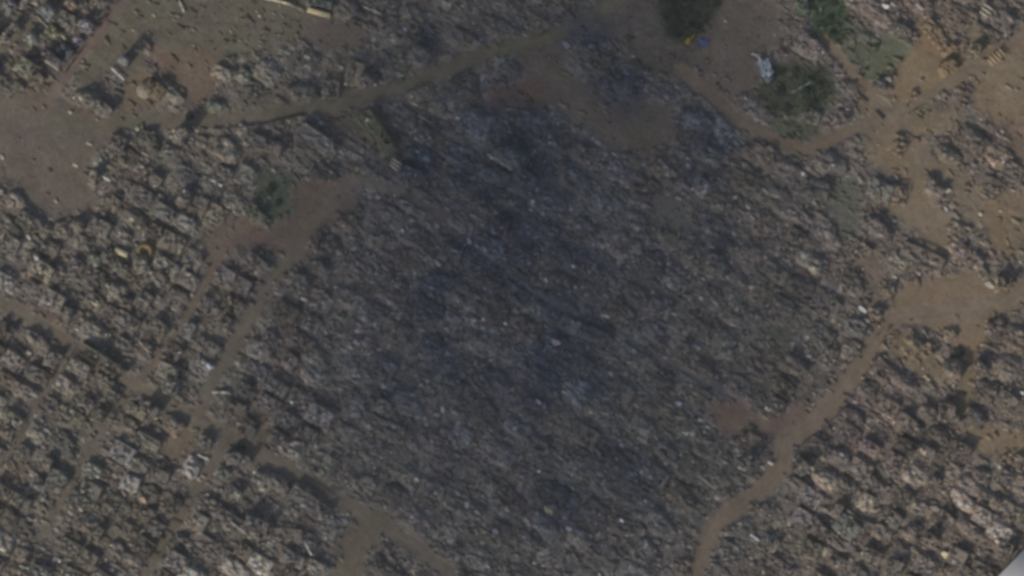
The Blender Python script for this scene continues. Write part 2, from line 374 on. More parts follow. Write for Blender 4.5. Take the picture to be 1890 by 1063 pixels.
def local_rgb(u, v):
    i = int((u - R0) / RS); j = int((v - R0) / RS); i = min(max(i, 0), base.shape[0] - 1); j = min(max(j, 0), base.shape[1] - 1)
    return tuple(np.clip(base[i, j], 20, 220))

# ------------------------------------------------------------------ buildings and heaps
PLACED = []
def block(u, v, wpx, lpx, ang, h, rgb=None, kind='damaged', name=None, special=None, traced=True):
    """one ruined building: walls, broken roof / rubble mound, parapet, loose slabs"""
    rng = np.random.default_rng(int(abs(u) * 31 + abs(v) * 17 + wpx))
    x0, y0 = W(u, v); a = math.radians(ang); ww, ll = wpx * S, lpx * S
    rgb = rgb or local_rgb(u, v); C0 = alb(np.array(rgb))
    z0 = gh(x0, y0) * .3
    st = .5; pad = 1.6 if kind == 'damaged' else 3.0
    nx = max(8, int((ww + 2 * pad) / st)); ny = max(8, int((ll + 2 * pad) / st))
    lx = np.linspace(-ww / 2 - pad, ww / 2 + pad, nx); ly = np.linspace(-ll / 2 - pad, ll / 2 + pad, ny); LX, LY = np.meshgrid(lx, ly, indexing='ij')
    c, s_ = math.cos(a), math.sin(a); X = x0 + LX * c - LY * s_; Y = y0 + LX * s_ + LY * c
    hs, ca, cb = slabs(X + 40 * rng.random(), Y + 40 * rng.random())
    root = bpy.data.objects.new(name or ('damaged_building' if kind == 'damaged' else 'collapsed_building'), None); COL.objects.link(root)
    root.location = (x0, y0, z0); root.rotation_euler = (0, 0, a); root.empty_display_size = 1
    def put(nm, Z, cols, mat=M_RUB):
        m = mesh_np(nm, np.stack([LX, LY, Z], -1).reshape(-1, 3), grid_faces(nx, ny), cols.reshape(-1, 3), mat)
        return link(nm, m, root)
    opn = np.clip(samp(ROADM if traced else OPEN, X, Y) * 1.25 - .15, 0, 1)
    cv_ = .22 if kind == 'damaged' else .4
    zone = samp(ALB, X, Y); zone = C0 * (.35 + .65 * np.clip(zone / np.maximum(alb(np.array(local_rgb(u, v))), .01), .55, 1.12)) * (1.12 if kind == 'damaged' else 1.0)
    cols = zone * np.exp(cv_ * (ca - .5) + cv_ * (cb - .5))[..., None]
    cols = np.clip(cols * (1 + .7 * ((cb > .96) & (ca > .4)))[..., None], .01, .8)
    if kind == 'damaged':
        wob = .35 * vn(X, Y, 2.6, 3) + .12
        e = np.maximum(np.abs(LX) - ww / 2, np.abs(LY) - ll / 2) + wob + 6 * (opn > .55)
        # broken roof deck with collapsed bays
        bay = vor(LX + 9 * rng.random(), LY, max(3.5, ww / 3), max(3, ll / 2.2), 3, 0.0)
        drop = np.where(bay[3] > .80, h * .5, 0) + np.where((bay[3] > .62) & (bay[3] <= .80), .9, 0)
        top = h - drop + .07 * hs + (bay[0] - .5) * bay[4] * 1.0 + (bay[1] - .5) * bay[5] * .9
        ins = np.clip(.5 - e / .5, 0, 1)
        toe = np.clip(.9 - np.clip(e, 0, 9) * .9, -2, .9) + .4 * hs
        Z = np.where(ins > .5, top, np.minimum(toe, 1.6))
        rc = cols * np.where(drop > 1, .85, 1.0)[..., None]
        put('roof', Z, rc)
        mb = MB()                          # parapet along surviving edges
        for sx, sy, L, al in ((0, -1, ww, 0), (0, 1, ww, 0), (-1, 0, ll, 1), (1, 0, ll, 1)):
            if rng.random() < .3: continue
            f = .4 + .5 * rng.random(); off = (rng.random() - .5) * (1 - f) * L
            p = (sx * (ww / 2 - .35) + (off if not al else 0), sy * (ll / 2 - .35) + (off if al else 0), h + .1)
            MB().box(p, (L * f if not al else .28, .28 if not al else L * f, 1.1)).build('parapet', M_CON, root, col=np.clip(C0 * 1.35, 0, .7))
        for q in range(int(2 + rng.integers(0, 3))):
            mb2 = MB().box(((rng.random() - .5) * ww * .7, (rng.random() - .5) * ll * .6, h + .25), (1 + 1.8 * rng.random(), .9 + 1.2 * rng.random(), .35), rng.random() * .6, (rng.random() - .5) * .5, (rng.random() - .5) * .5)
            mb2.build('roof_slab', M_CON, root, col=np.clip(C0 * (1.0 + .7 * rng.random()), 0, .7))
        # windows on the two street faces
        for k in range(max(1, int(ww / 4))):
            for lev in range(max(1, int(h / 3.2))):
                MBW = link('window', WIN, root, (-ww / 2 + 2 + k * 4 + rng.random() * .5, -ll / 2 - .72, 1.6 + lev * 3.1), 0)
    else:
        e = ((np.abs(LX) / (ww / 2)) ** 3.5 + (np.abs(LY) / (ll / 2)) ** 3.5) ** (1 / 3.5) + .7 * vn(X, Y, 6, 4) + .22 * (ca - .5)
        prof = np.clip(1.25 - e - 1.3 * opn, -.35, 1)
        prof = np.where(prof > 0, np.minimum(prof * 1.9, 1) ** .8, prof)
        Z = prof * h * (1 + .55 * vn(X, Y, 7, 6)) + np.clip(prof * 3, 0, 1) * .85 * hs + np.where(prof < 0, -1.2, 0)
        edge = np.maximum(np.abs(LX) - ww / 2 - pad * .8, np.abs(LY) - ll / 2 - pad * .8) > 0
        Z = np.where(edge, -2.5, Z)
        put('rubble_mound', Z, cols)
        for q in range(int(2 + rng.integers(0, 4))):
            px, py = (rng.random() - .5) * ww * .75, (rng.random() - .5) * ll * .75
            i = int(np.argmin(abs(lx - px))); j = int(np.argmin(abs(ly - py)))
            MB().box((px, py, max(.3, Z[i, j]) + .35), (1.8 + 3.6 * rng.random(), 1.2 + 2.0 * rng.random(), .3), (rng.random() - .5) * .9, (rng.random() - .5) * .9, (rng.random() - .5) * .7).build('fallen_slab', M_CON, root, col=np.clip(C0 * (.8 + .9 * rng.random() ** 2), 0, .7))
    # loose debris belonging to the ruin
    n = int(ww * ll * (.04 if kind == 'damaged' else .15)) + 6
    px = (rng.random(n) - .5) * (ww + 2); py = (rng.random(n) - .5) * (ll + 2)
    ii = np.clip(np.searchsorted(lx, px), 0, nx - 1); jj = np.clip(np.searchsorted(ly, py), 0, ny - 1); zz = Z[ii, jj]
    ok = zz > -.4; px, py, zz = px[ok], py[ok], zz[ok]; n = len(px)
    if n:
        sz = .45 + 1.3 * rng.random(n) ** 2.4
        D = np.stack([sz * (1 + 1.2 * rng.random(n)), sz, sz * (.25 + .5 * rng.random(n))], 1)
        cc = C0[None] * np.exp(.8 * (rng.random(n) - .5))[:, None] * (1 + 1.5 * (rng.random(n) > .95))[:, None]
        V, F, CC = boxes(np.stack([px, py, zz + .1], 1), D, (rng.random(n) - .5) * 1.6, (rng.random(n) - .5) * 1.1, (rng.random(n) - .5) * 1.1, np.clip(cc, .01, .75), .2, rng)
        o = link('debris', mesh_np('debris', V, F, CC, M_RUB), root); o['kind'] = 'stuff'
    PLACED.append((u, v, max(wpx, lpx) * .5))
    tw = tone_word(rgb)
    sz = 'small' if ww * ll < 90 else 'large' if ww * ll > 260 else 'medium'
    if special: tag(root, special[0], special[1])
    elif kind == 'damaged': place_label(root, u, v, 'damaged building', f"{sz} {tw} flat-roofed ruin", 'damaged flat-roofed buildings')
    else: place_label(root, u, v, 'collapsed building', f"{sz} {tw} rubble", 'collapsed buildings across the quarter')
    return root
wm = MB().box((0, 0, 0), (1.3, .12, 1.5)); WIN = mesh_np('window', np.concatenate(wm.V), np.concatenate(wm.F), None, M_GLASS)

FL = [ # u,v,w,l,angle,height,rgb
 (160,50,32,24,-40,6,(112,108,108)),(100,60,30,20,-40,5,(104,103,84)),(56,72,24,20,-40,5,(114,116,106)),(88,25,34,26,-42,6,(102,102,98)),(192,6,50,20,-38,6,(92,88,80)),
 (147,77,20,16,-40,4.5,(98,94,98)),(48,126,40,36,-38,5,(104,102,88)),(20,12,28,26,-42,6,(92,90,88)),(96,106,46,15,-40,5,(84,80,80)),(124,96,40,26,-38,3.5,(66,68,72)),
 (32,52,22,18,-50,5,(92,94,84)),(14,78,24,20,-40,5,(92,88,80)),(132,10,26,20,-42,6,(112,98,86)),
 (412,136,38,22,-25,4.5,(120,112,100)),(450,142,26,24,-30,4.5,(108,106,94)),(592,8,46,13,-12,5,(86,88,82)),(656,138,30,44,-14,5,(104,100,90)),(612,166,30,34,-6,4,(88,84,78)),
 (1295,345,26,26,-35,6,(96,95,97)),(1625,352,44,34,-28,5,(98,96,88)),
 (112,884,46,30,-28,6,(88,88,80)),(150,922,56,26,-28,5,(88,86,78)),(172,866,38,20,-25,5,(106,105,94)),(70,1050,56,20,-18,6,(92,92,86)),
 (412,872,24,20,-35,5,(103,102,94)),(432,908,30,18,-38,5,(104,103,95)),(480,884,26,22,-35,5,(101,100,92)),(556,908,36,30,-32,5,(97,96,88)),(430,958,66,20,-32,5,(86,80,76)),
 (470,988,22,20,-30,5,(110,109,99)),(604,862,20,44,-32,4,(97,96,86)),(710,752,34,26,-30,5,(90,90,86)),(1562,972,46,36,-40,5,(92,92,84)),
 (395,200,30,24,-25,4.5,(98,98,86)),(40,925,38,24,-28,5,(90,88,80)),(200,690,40,26,-33,5,(94,90,80)),(255,760,34,20,-33,5,(98,94,82)),(140,770,34,24,-30,5,(96,94,82)),
 (225,495,26,20,-30,5,(92,92,82)),(175,480,24,22,-30,5,(94,94,84)),(210,575,40,16,-30,4.5,(98,90,82)),(1420,1000,36,26,-32,5,(92,90,84)),(1660,480,34,18,-40,4,(110,106,94)),
]
for (u, v, w_, l_, an, h, c) in FL:
    if u < 200 and v < 130: h *= 1.5; w_ *= .86; l_ *= .86
    block(u, v, w_, l_, an, h, c)
block(695, 246, 88, 30, -56, 9.0, (88, 86, 72), special=('long wedge-shaped olive brown roof lying along its own black shadow below the main road', 'damaged building'))
block(190, 666, 96, 22, -33, 8.5, (90, 90, 78), special=('tallest long grey block casting a wide blue shadow between two lanes at the left', 'damaged building'))

D = [(1700,620,30,10,-40),(1730,635,24,10,-60),(1765,610,22,8,-60),(1655,530,20,8,-60),(1640,596,44,8,-15),(1880,300,40,9,-30),(1760,270,40,9,-25),(1700,170,30,8,-30), # dark shadow bands: u,v,length,thickness,angle
 (8,48,30,30,-60),(105,84,50,14,-45),(185,24,36,16,-40),(10,125,22,26,-60),(172,160,50,18,-15),(206,186,36,18,-42),(302,146,40,20,-35),(420,110,26,20,-5),(470,120,24,18,-5),
 (416,166,22,16,-30),(350,222,26,36,-20),(500,246,66,20,-22),(605,236,84,26,-33),(560,156,46,15,8),(226,246,30,14,-20),(322,268,30,7,-30),(188,302,18,26,-20),
 (290,312,44,16,-30),(425,302,32,16,-20),(365,350,24,24,-50),(75,396,66,15,-30),(118,406,30,12,0),(165,402,24,22,-50),(32,432,36,14,-30),(70,460,26,14,-20),(265,464,30,14,0),
 (75,510,22,24,-40),(125,492,30,9,-35),(315,500,28,18,-50),(130,556,26,20,-20),(190,540,32,15,-40),(240,542,26,12,-20),(310,590,36,17,-45),(240,620,30,14,-30),(285,630,22,12,-40),
 (400,552,46,14,-40),(428,578,20,16,-30),(85,612,56,13,-35),(325,686,28,26,-10),(300,736,34,26,-45),(338,768,36,12,-40),(98,836,18,20,-20),(178,884,42,13,-25),(165,944,54,10,-25),
 (140,992,40,12,-30),(195,962,18,22,-30),(243,1006,56,14,-30),(390,796,26,18,-25),(441,824,46,24,5),(452,882,32,24,-50),(486,942,46,30,-20),(400,992,76,10,-35),(525,872,60,14,-30),
 (588,908,84,18,-35),(532,968,60,12,-5),(700,120,30,44,-30),(800,232,34,22,-30),(772,300,50,24,-20),(962,262,56,36,-30),(985,312,50,18,-40),(935,392,30,28,-20),(730,728,40,18,-5),
 (722,662,44,6,-35),(1746,58,74,11,-50),(1770,112,28,15,-50),(1810,72,18,26,-20),(1650,338,50,13,-5),(1632,402,64,16,-38),(1712,456,84,12,-25),(1790,456,56,11,-52),(1822,482,50,10,-52),
 (1856,500,28,26,-5),(1620,560,22,20,-5),(1766,656,34,28,-5),(1826,666,30,24,-50),(1872,722,40,14,-35),(1676,686,56,12,-35),(1756,736,38,22,-8),(1692,766,54,18,-38),(1722,742,34,12,-25),
 (1500,840,28,30,-45),(1412,832,18,36,-60),(1562,916,18,24,-30),(1626,880,54,12,-35),(1740,872,20,20,-40),(1815,862,30,10,-10),(1600,956,56,9,-20),(1618,1002,36,24,-20),(1700,956,30,20,-30),
 (1736,966,24,44,-30),(1660,1022,30,22,-20),(1802,958,60,15,-40),(1862,990,28,22,-15),(1792,1042,56,12,-35),(1110,592,70,8,-28),(1180,642,60,8,-32),(850,330,50,10,-30),(690,300,40,12,-35),
 (770,370,60,9,-32),(590,420,24,24,-20),(600,480,36,12,-30),(560,500,30,18,-10),(510,610,30,12,-30),(1330,470,40,10,-30),(1480,420,30,14,-30),(1540,640,30,10,-30),(1480,660,50,14,-38),
 (1670,250,30,8,-30),(1560,200,26,14,-20),(1480,880,40,9,-30),(1360,1000,50,10,-32),(1450,1030,50,12,-32),(790,80,36,22,-35),(760,100,22,14,-35),(870,60,60,14,-30),
]
k = math.tan(SUN_EL)
sdu, sdv = math.sin(SUN_AZ + math.pi), -math.cos(SUN_AZ + math.pi)      # shadow direction in photo pixels
for n, (u, v, L, T, an) in enumerate(D):
    h = min(12, max(2.8, T * S * k * 1.4)); dep = 22 + (n * 7 % 13); a = math.radians(an)
    nu, nv = -math.sin(a), -math.cos(a)                                   # up-facing normal of the band
    shift = (T * .5) * abs(sdu * nu + sdv * nv) + dep / 2
    bu, bv = u - nu * shift - sdu * T * .15, v - nv * shift
    i = int((bu - R0) / RS); j = int((bv - R0) / RS)
    if any(math.hypot(bu - p[0], bv - p[1]) < 20 for p in PLACED): continue
    block(bu, bv, L, dep, an, h, None, 'damaged' if n % 3 else 'collapsed')

PLACED.append((1912, 1084, 135))
# heaps filling the blocks between the lanes
rr = random.Random(5)
e1 = (math.cos(math.radians(31)), math.sin(math.radians(31))); e2 = (math.cos(math.radians(60)), -math.sin(math.radians(60)))
def leftish(u, v): return (u < 600 and v > 320) or (u < 230 and v < 150) or (u > 1480 and v > 800)
def lattice(pu, pv, want):
    out = []
    for a in range(-40, 50):
        for b in range(-40, 50):
            u = 945 + a * pu * e1[0] + b * pv * e2[0] + rr.uniform(-.18, .18) * pu; v = 531 + a * pu * e1[1] + b * pv * e2[1] + rr.uniform(-.18, .18) * pv
            if not (-14 < u < 1904 and -14 < v < 1077) or leftish(u, v) != want: continue
            i = int((u - R0) / RS); j = int((v - R0) / RS)
            if OPEN[i - 5:i + 6, j - 5:j + 6].mean() > .38: continue
            if any(math.hypot(u - p[0], v - p[1]) < (16 if want else 20) + p[2] * .55 for p in PLACED): continue
            out.append((u, v))
    return out
f1 = lattice(48, 42, True); rr.shuffle(f1); nd = 0
for (u, v) in f1[:190]:
    b_ = math.exp(rr.gauss(.03, .12)); t_ = rr.gauss(0, 1.3); c_ = local_rgb(u, v); c_ = (c_[0] * b_ + t_, c_[1] * b_ + t_ * .3, c_[2] * b_ - t_)
    if rr.random() < .78 and nd < 150: nd += 1; block(u, v, rr.uniform(26, 50), rr.uniform(22, 36), -31 + rr.gauss(0, 4), rr.uniform(2.8, 6.0), c_, 'damaged', traced=False)
    else: block(u, v, rr.uniform(34, 50), rr.uniform(24, 38), -31 + rr.gauss(0, 6), rr.uniform(2.0, 4.0), c_, 'collapsed', traced=False)
f2 = lattice(66, 56, False); rr.shuffle(f2)
for (u, v) in f2[:240]:
    b_ = math.exp(rr.gauss(0, .09)); t_ = rr.gauss(0, 1.2); c_ = local_rgb(u, v); c_ = (c_[0] * b_ + t_, c_[1] * b_ + t_ * .3, c_[2] * b_ - t_)
    if rr.random() < .2: block(u, v, rr.uniform(30, 50), rr.uniform(24, 36), -31 + rr.gauss(0, 4), rr.uniform(2.0, 4.0), c_, 'damaged', traced=False)
    else: block(u, v, rr.uniform(36, 62), rr.uniform(28, 44), -31 + rr.gauss(0, 8), rr.uniform(1.2, 3.0) if 540 < u < 1480 else rr.uniform(2.0, 4.6), c_, 'collapsed', traced=False)
fill = f1 + f2
print('heaps', len(fill), 'placed', len(PLACED))

# ------------------------------------------------------------------ loose rubble over the ground (countless)
n = 52000
u = RNG.uniform(-30, 1920, n); v = RNG.uniform(-30, 1093, n); x = (u - CX) * S; y = (CY - v) * S
z, r, _, _ = ground_h(x, y)
lit = np.exp(-((u - 500) / 70) ** 2 - ((v - 50) / 40) ** 2) * .5 + np.exp(-((u - 350) / 130) ** 2 - ((v - 40) / 60) ** 2) * .12 + np.exp(-((u - 1440) / 70) ** 2 - ((v - 70) / 40) ** 2) * .2 + np.exp(-((u - 1780) / 90) ** 2 - ((v - 630) / 50) ** 2) * .12
keep = RNG.random(n) < np.clip(r * .8 + .006 + lit, 0, 1); x, y, z = x[keep], y[keep], z[keep]; n = len(x)
sz = .4 + 1.6 * RNG.random(n) ** 3
Dm = np.stack([sz * (1 + 2.6 * RNG.random(n)), sz, sz * (.2 + .6 * RNG.random(n))], 1)
cc = samp(ALB, x, y) * np.exp(.9 * (RNG.random(n) - .5))[:, None] * (1 + 1.6 * (RNG.random(n) > .965))[:, None]
V, F, CC = boxes(np.stack([x, y, z + .15], 1), Dm, GA + RNG.normal(0, .28, n), (RNG.random(n) - .5) * .9, (RNG.random(n) - .5) * .9, np.clip(cc, .01, .75), .2)
tag(link('rubble', mesh_np('rubble', V, F, CC, M_RUB)), 'grey and tan broken concrete chunks strewn over the ground between the ruins', 'rubble', kind='stuff')

# ------------------------------------------------------------------ pale slabs, beams and walls seen as bright marks
BEAMS = [ # u1,v1,u2,v2,width,rgb,label
 (68,30,98,62,4,(130,128,116),'thin pale parapet running down between the top left roofs'),
 (103,55,122,75,3,(190,184,140),'thin yellow-white bar on the greenish roof in the top left cluster'),
 (85,113,110,132,3,(165,158,142),'pale bar beside the dark roof at the top left cluster edge'),
 (206,126,230,149,4,(210,206,188),'brightest white bar, lying under the thin tall tower'),
 (331,2,340,24,3.5,(170,166,150),'short pale bar in the littered field at the top'),
 (488,-3,537,9,6,(190,168,140),'pinkish pale long roof strip at the top edge'),
 (536,10,562,22,4,(130,122,106),'brown kerb joining the two long pale sheds at the top'),
 (672,14,704,28,4,(140,136,116),'pale beam on the dark ground right of the long sheds'),
 (900,285,945,315,3,(130,134,134),'thin pale beam on the dark blue patch'),
 (1262,858,1320,901,3,(150,146,138),'long thin pale beam left of the curved dirt road'),
 (564,1000,576,1023,4,(170,168,160),'short pale bar standing across the slope near the bottom'),
 (426,961,455,983,4,(150,144,136),'pale bar at the lower edge of the reddish roof'),
 (38,1042,90,1060,4,(146,146,138),'pale lower edge beam of the long roof at the bottom left corner'),
 (55,867,76,881,3,(150,146,138),'thin pale bar left of the three shadowed roofs'),
 (365,838,386,849,3.5,(180,178,168),'short white bar right of the small reddish clearing'),
 (257,628,276,650,3,(150,140,120),'thin tan bar between the left lanes'),
 (392,723,424,724,6,(140,140,128),'pale horizontal bar right of the lane'),
 (1384,985,1401,997,5,(190,190,186),'bright white bar below the bend of the curved road'),
 (1520,938,1537,951,4,(150,146,132),'pale bar among ruins right of the curved road'),
 (1785,705,1800,712,4,(140,126,120),'pinkish bar beside the tan strip'),
 (1460,172,1500,150,4,(96,106,102),'pale pole lying across the green tree clump'),
 (775,215,800,232,3,(120,120,122),'thin grey beam below the main road'),
]
for (u1, v1, u2, v2, wd, c, lab) in BEAMS:
    x1, y1 = W(u1, v1); x2, y2 = W(u2, v2); L = math.hypot(x2 - x1, y2 - y1); yaw = math.atan2(y2 - y1, x2 - x1)
    cx, cy = (x1 + x2) / 2, (y1 + y2) / 2
    near = min([math.hypot((u1 + u2) / 2 - p[0], (v1 + v2) / 2 - p[1]) / p[2] for p in PLACED])
    zz = max(gh(cx, cy), 0) + (5.3 if near < .9 else 1.6)
    root = bpy.data.objects.new('concrete_beam', None); COL.objects.link(root); root.location = (cx, cy, zz); root.rotation_euler = (0, 0, yaw)
    n_ = max(2, int(L / 4)); V = MB()
    for q in range(n_):                     # cracked lengths of one beam
        V.box((-L / 2 + (q + .5) * L / n_, .1 * (q % 2), .05 * (q % 3)), (L / n_ * .99, wd * S * .8, .5), .02 * (q % 3 - 1), .03, 0)
    V.build('beam', M_CON, root, col=alb(c))
    MB().box((-L / 2 + .4, 0, -zz / 2), (.5, .5, zz)).build('post', M_CON, root, col=alb((100, 96, 90)))
    MB().box((L / 2 - .4, 0, -zz / 2), (.5, .5, zz)).build('post', M_CON, root, col=alb((100, 96, 90)))
    tag(root, lab, 'beam', 'pale fallen beams')
SL = [ # u,v,size,rgb,label
 (130,209,7,(200,190,160),'small cream slab at the corner of the rubble by the bare square'),(322,243,8,(190,186,160),'cream slab just under the main road by the dark shrub'),
 (270,173,8,(190,175,150),'pale lid on the round tan tank'),(395,335,7,(190,188,180),'white flakes above the left rubble, biggest piece'),(407,342,7,(180,178,170),'white flake below its larger twin in the left rubble'),
 (178,562,10,(160,158,120),'yellowish slab by the left lane'),(1590,571,16,(185,184,176),'white cubic block beside the curved road'),(1600,592,11,(180,168,156),'smaller white slab under the cubic block'),
 (1826,526,20,(185,176,158),'long white slab on the bank above the wide dirt junction'),(1746,352,16,(150,150,136),'pale green-grey slab right of the tan clearings'),(1634,14,12,(180,180,176),'bright white slab in the top right rubble cluster'),
 (1648,10,9,(170,168,160),'white slab right of its brighter twin at the top'),(1696,15,14,(170,158,150),'pinkish white slab over the tan slope'),(1253,367,7,(160,160,158),'white speck beside the smooth grey clearing'),
 (1026,632,16,(120,110,114),'pinkish slab in the dark middle'),(1286,641,13,(130,130,124),'pale slab on the right of the dark middle'),(1252,744,11,(140,144,148),'bluish white slab above the greenish patch'),
 (1012,942,20,(130,120,106),'pinkish slab near the bottom'),(1146,959,8,(180,180,178),'white speck right of the pinkish bottom slab'),(1052,976,13,(130,132,140),'bluish pale slab below the pinkish one'),
 (915,980,13,(130,130,132),'grey slab left of the pinkish bottom slab'),(896,1042,16,(136,134,134),'oval grey slab near the bottom edge'),(576,562,10,(136,132,126),'pale slab in rubble right of the lane'),
 (602,614,9,(140,134,128),'pinkish slab in rubble below its paler twin'),(659,632,11,(130,132,130),'grey slab at the edge of the dark middle'),(538,741,6,(180,180,176),'small white speck right of the lanes'),
 (575,752,14,(112,112,104),'greenish slab below the small white speck'),(925,420,9,(140,128,124),'pinkish speck under the dark blue patches'),(1185,796,15,(120,120,112),'oval slab with a greenish tint'),
 (1058,491,9,(130,132,134),'pale fleck in the centre of the dark middle'),(1298,515,7,(150,150,150),'small bright fleck right of the dark middle'),(1703,832,16,(168,150,126),'beige slab in the lower right rubble'),
 (1746,1026,20,(186,166,136),'cream slab'),(1724,938,18,(150,136,124),'pinkish slab beside the steep black shadow'),(1606,938,14,(150,136,110),'cream slab above the curved shadow arc'),
 (1519,1014,16,(130,126,104),'olive beige slab near the bottom'),(1594,1022,16,(150,136,122),'pinkish long slab near the bottom edge'),(1728,762,20,(150,142,124),'beige slab under the rectangular black shadow'),
 (1495,862,9,(160,160,154),'white slab right of the curved road below its fork'),(1553,838,7,(170,168,160),'small white slab in pinkish rubble'),(1372,812,8,(140,142,140),'pale slab inside the loop of the curved road'),
 (205,460,6,(150,146,130),'pale corner slab next to the container'),(286,345,8,(150,142,124),'beige slab in the left rubble'),(300,452,9,(150,112,106),'reddish slab beside the round mound'),
 (108,452,9,(140,118,108),'pinkish slab at the far left'),(265,745,16,(150,140,118),'beige slab above the small reddish clearing'),(118,752,14,(130,122,104),'beige slab right of the left lane'),
 (265,922,14,(150,128,106),'orange-pink slab on the lower left block'),(150,940,10,(170,148,136),'pale pink slab in the lower left'),(560,935,15,(136,136,120),'pale green slab on the flat-roofed ruin at the bottom'),
 (592,955,9,(150,150,146),'white slab right of the pale green one'),(8,965,14,(140,122,90),'orange slab at the bottom left edge'),(510,270,9,(120,118,100),'olive slab above the lone green trees'),
 (505,316,8,(140,134,124),'pale slab above the brown dead-end clearing'),(612,318,7,(140,134,128),'pale slab left of the striped ones'),(1795,305,9,(140,138,128),'pale slab in the right hand rubble'),
 (1868,352,8,(160,150,136),'cream slab at the right edge'),(1886,725,9,(170,172,166),'white slab cut by the right edge'),(1700,150,8,(120,112,104),'grey slab by the tan slope'),(1640,148,12,(140,138,130),'white slab right of the big tree clump'),
 (1374,182,6,(150,150,150),'white speck below the white wreckage'),(1168,105,6,(130,130,132),'pale speck in the dark upper middle'),(1045,85,16,(112,114,120),'bluish grey slab in the dark upper middle'),
 (1546,158,8,(124,134,120),'greenish slab at the edge of the tree clump'),(1530,285,14,(120,122,110),'greenish white slab under the branch road'),
]
for q, (u, v, sz_, c, lab) in enumerate(SL):
    x, y = W(u, v); near = min([math.hypot(u - p[0], v - p[1]) / p[2] for p in PLACED]); zz = max(gh(x, y), 0) + (4.6 if near < .8 else 1.5)
    rng = np.random.default_rng(q); m = 6; tt = np.sort((np.arange(m) + .8 * rng.random(m)) / m * 2 * np.pi)
    rad = sz_ * S * .5 * (.6 + .6 * rng.random(m)); px = np.cos(tt) * rad * 1.35; py = np.sin(tt) * rad * .7
    ca_, sa_ = math.cos(GA), math.sin(GA); px, py = px * ca_ - py * sa_, px * sa_ + py * ca_
    tz = .5 * px * (rng.random() - .5) + .7 * py * (rng.random() - .5)
    Vt = np.concatenate([np.stack([px, py, tz + .35], 1), np.stack([px, py, tz], 1), [[0, 0, .45], [0, 0, 0]]])
    me = bpy.data.meshes.new('concrete_slab'); Fs = [(i, (i + 1) % m, 2 * m) for i in range(m)] + [((i + 1) % m + m, i + m, 2 * m + 1) for i in range(m)] + [(i + m, (i + 1) % m + m, (i + 1) % m, i) for i in range(m)]
    me.from_pydata([tuple(t) for t in Vt], [], Fs); at = me.color_attributes.new('Col', 'FLOAT_COLOR', 'POINT')
    at.data.foreach_set('color', np.tile(np.append(alb(c), 1), len(Vt)).astype(np.float32)); me.materials.append(M_CON)
    root = link('concrete_slab', me, None, (x, y, zz)); MB().box((0, 0, -zz / 2), (sz_ * S * .45, sz_ * S * .4, zz), GA).build('rubble_base', M_CON, root, col=alb(local_rgb(u, v)))
    tag(root, lab, 'slab', 'pale broken slabs')

# ------------------------------------------------------------------ single recognisable things
def empty(name, u, v, z=None, rz=0):
    x, y = W(u, v); o = bpy.data.objects.new(name, None); COL.objects.link(o); o.location = (x, y, gh(x, y) if z is None else z); o.rotation_euler = (0, 0, rz); return o
# long pale shed at the top
def shed(u, v, w_, l_, an, h, rgb, lab):
    r = empty('long_shed', u, v, 0, math.radians(an)); ww, ll = w_ * S, l_ * S
    MB().box((0, 0, h / 2 - .2), (ww, ll, h + .4)).build('wall', M_CON, r, col=alb((96, 90, 82)))
    for s_ in (-1, 1): MB().box((0, s_ * ll * .26, h + .45), (ww + .6, ll * .56, .12), 0, -s_ * .25, 0).build('roof_panel', M_CON, r, col=alb(rgb))
    for q in range(int(ww / 3)): link('window', WIN, r, (-ww / 2 + 1.5 + 3 * q, -ll / 2 - .05, h * .5))
    tag(r, lab, 'shed', 'long narrow sheds at the top')
shed(589, 25, 42, 9, -15, 3.2, (172, 158, 124), 'long yellowish shed roof with a black shadow line below, right of the pinkish strip')
shed(640, 20, 70, 9, -17, 2.5, (84, 80, 80), 'long dark low shed roof at the top, right of the yellowish one')
# tall thin tower
r = empty('tower', 232, 114, None, GA)
MB().box((0, 0, 6.6), (5.2, 4.6, 13.2)).build('shaft', M_CON, r, col=alb((92, 94, 90)))
MB().box((0, 0, 13.4), (5.8, 5.2, .4)).build('roof', M_CON, r, col=alb((100, 102, 100)))
MB().box((.8, .6, 14.4), (1.8, 1.6, 1.6)).build('stair_head', M_CON, r, col=alb((120, 118, 112)))
for q in range(4): link('window', WIN, r, (0, -2.36, 2 + 3 * q))
tag(r, 'thin tall tower casting the longest narrow shadow across the open field', 'tower')
# round tank
r = empty('round_tank', 268, 168)
MB().tube([(0, 0, -.5), (0, 0, 3.2)], 4.4, 28).build('drum', M_CON, r, col=alb((118, 108, 96)))
MB().tube([(0, 0, 3.2), (0, 0, 3.35), (0, 0, 4.1), (0, 0, 4.3)], [4.6, 4.6, 1.2, .03], 28).build('roof', M_CON, r, col=alb((120, 110, 98)))
tag(r, 'round tan tank with a low cone roof beside dark shadows above the main road', 'tank')
# container
r = empty('container', 225, 466, 1.5, math.radians(-24))
MB().box((0, 0, 1.3), (7.6, 3.2, 2.6)).build('body', M_CON, r, col=alb((176, 168, 136)))
for q in range(9): MB().box((-3.4 + q * .85, 0, 2.68), (.12, 3.1, .14)).build('roof_rib', M_CON, r, col=alb((150, 142, 112)))
MB().box((3.86, 0, 1.3), (.12, 2.8, 2.3)).build('door', M_RUST, r)
tag(r, 'pale cream container with ribbed roof amid the left rubble', 'container')
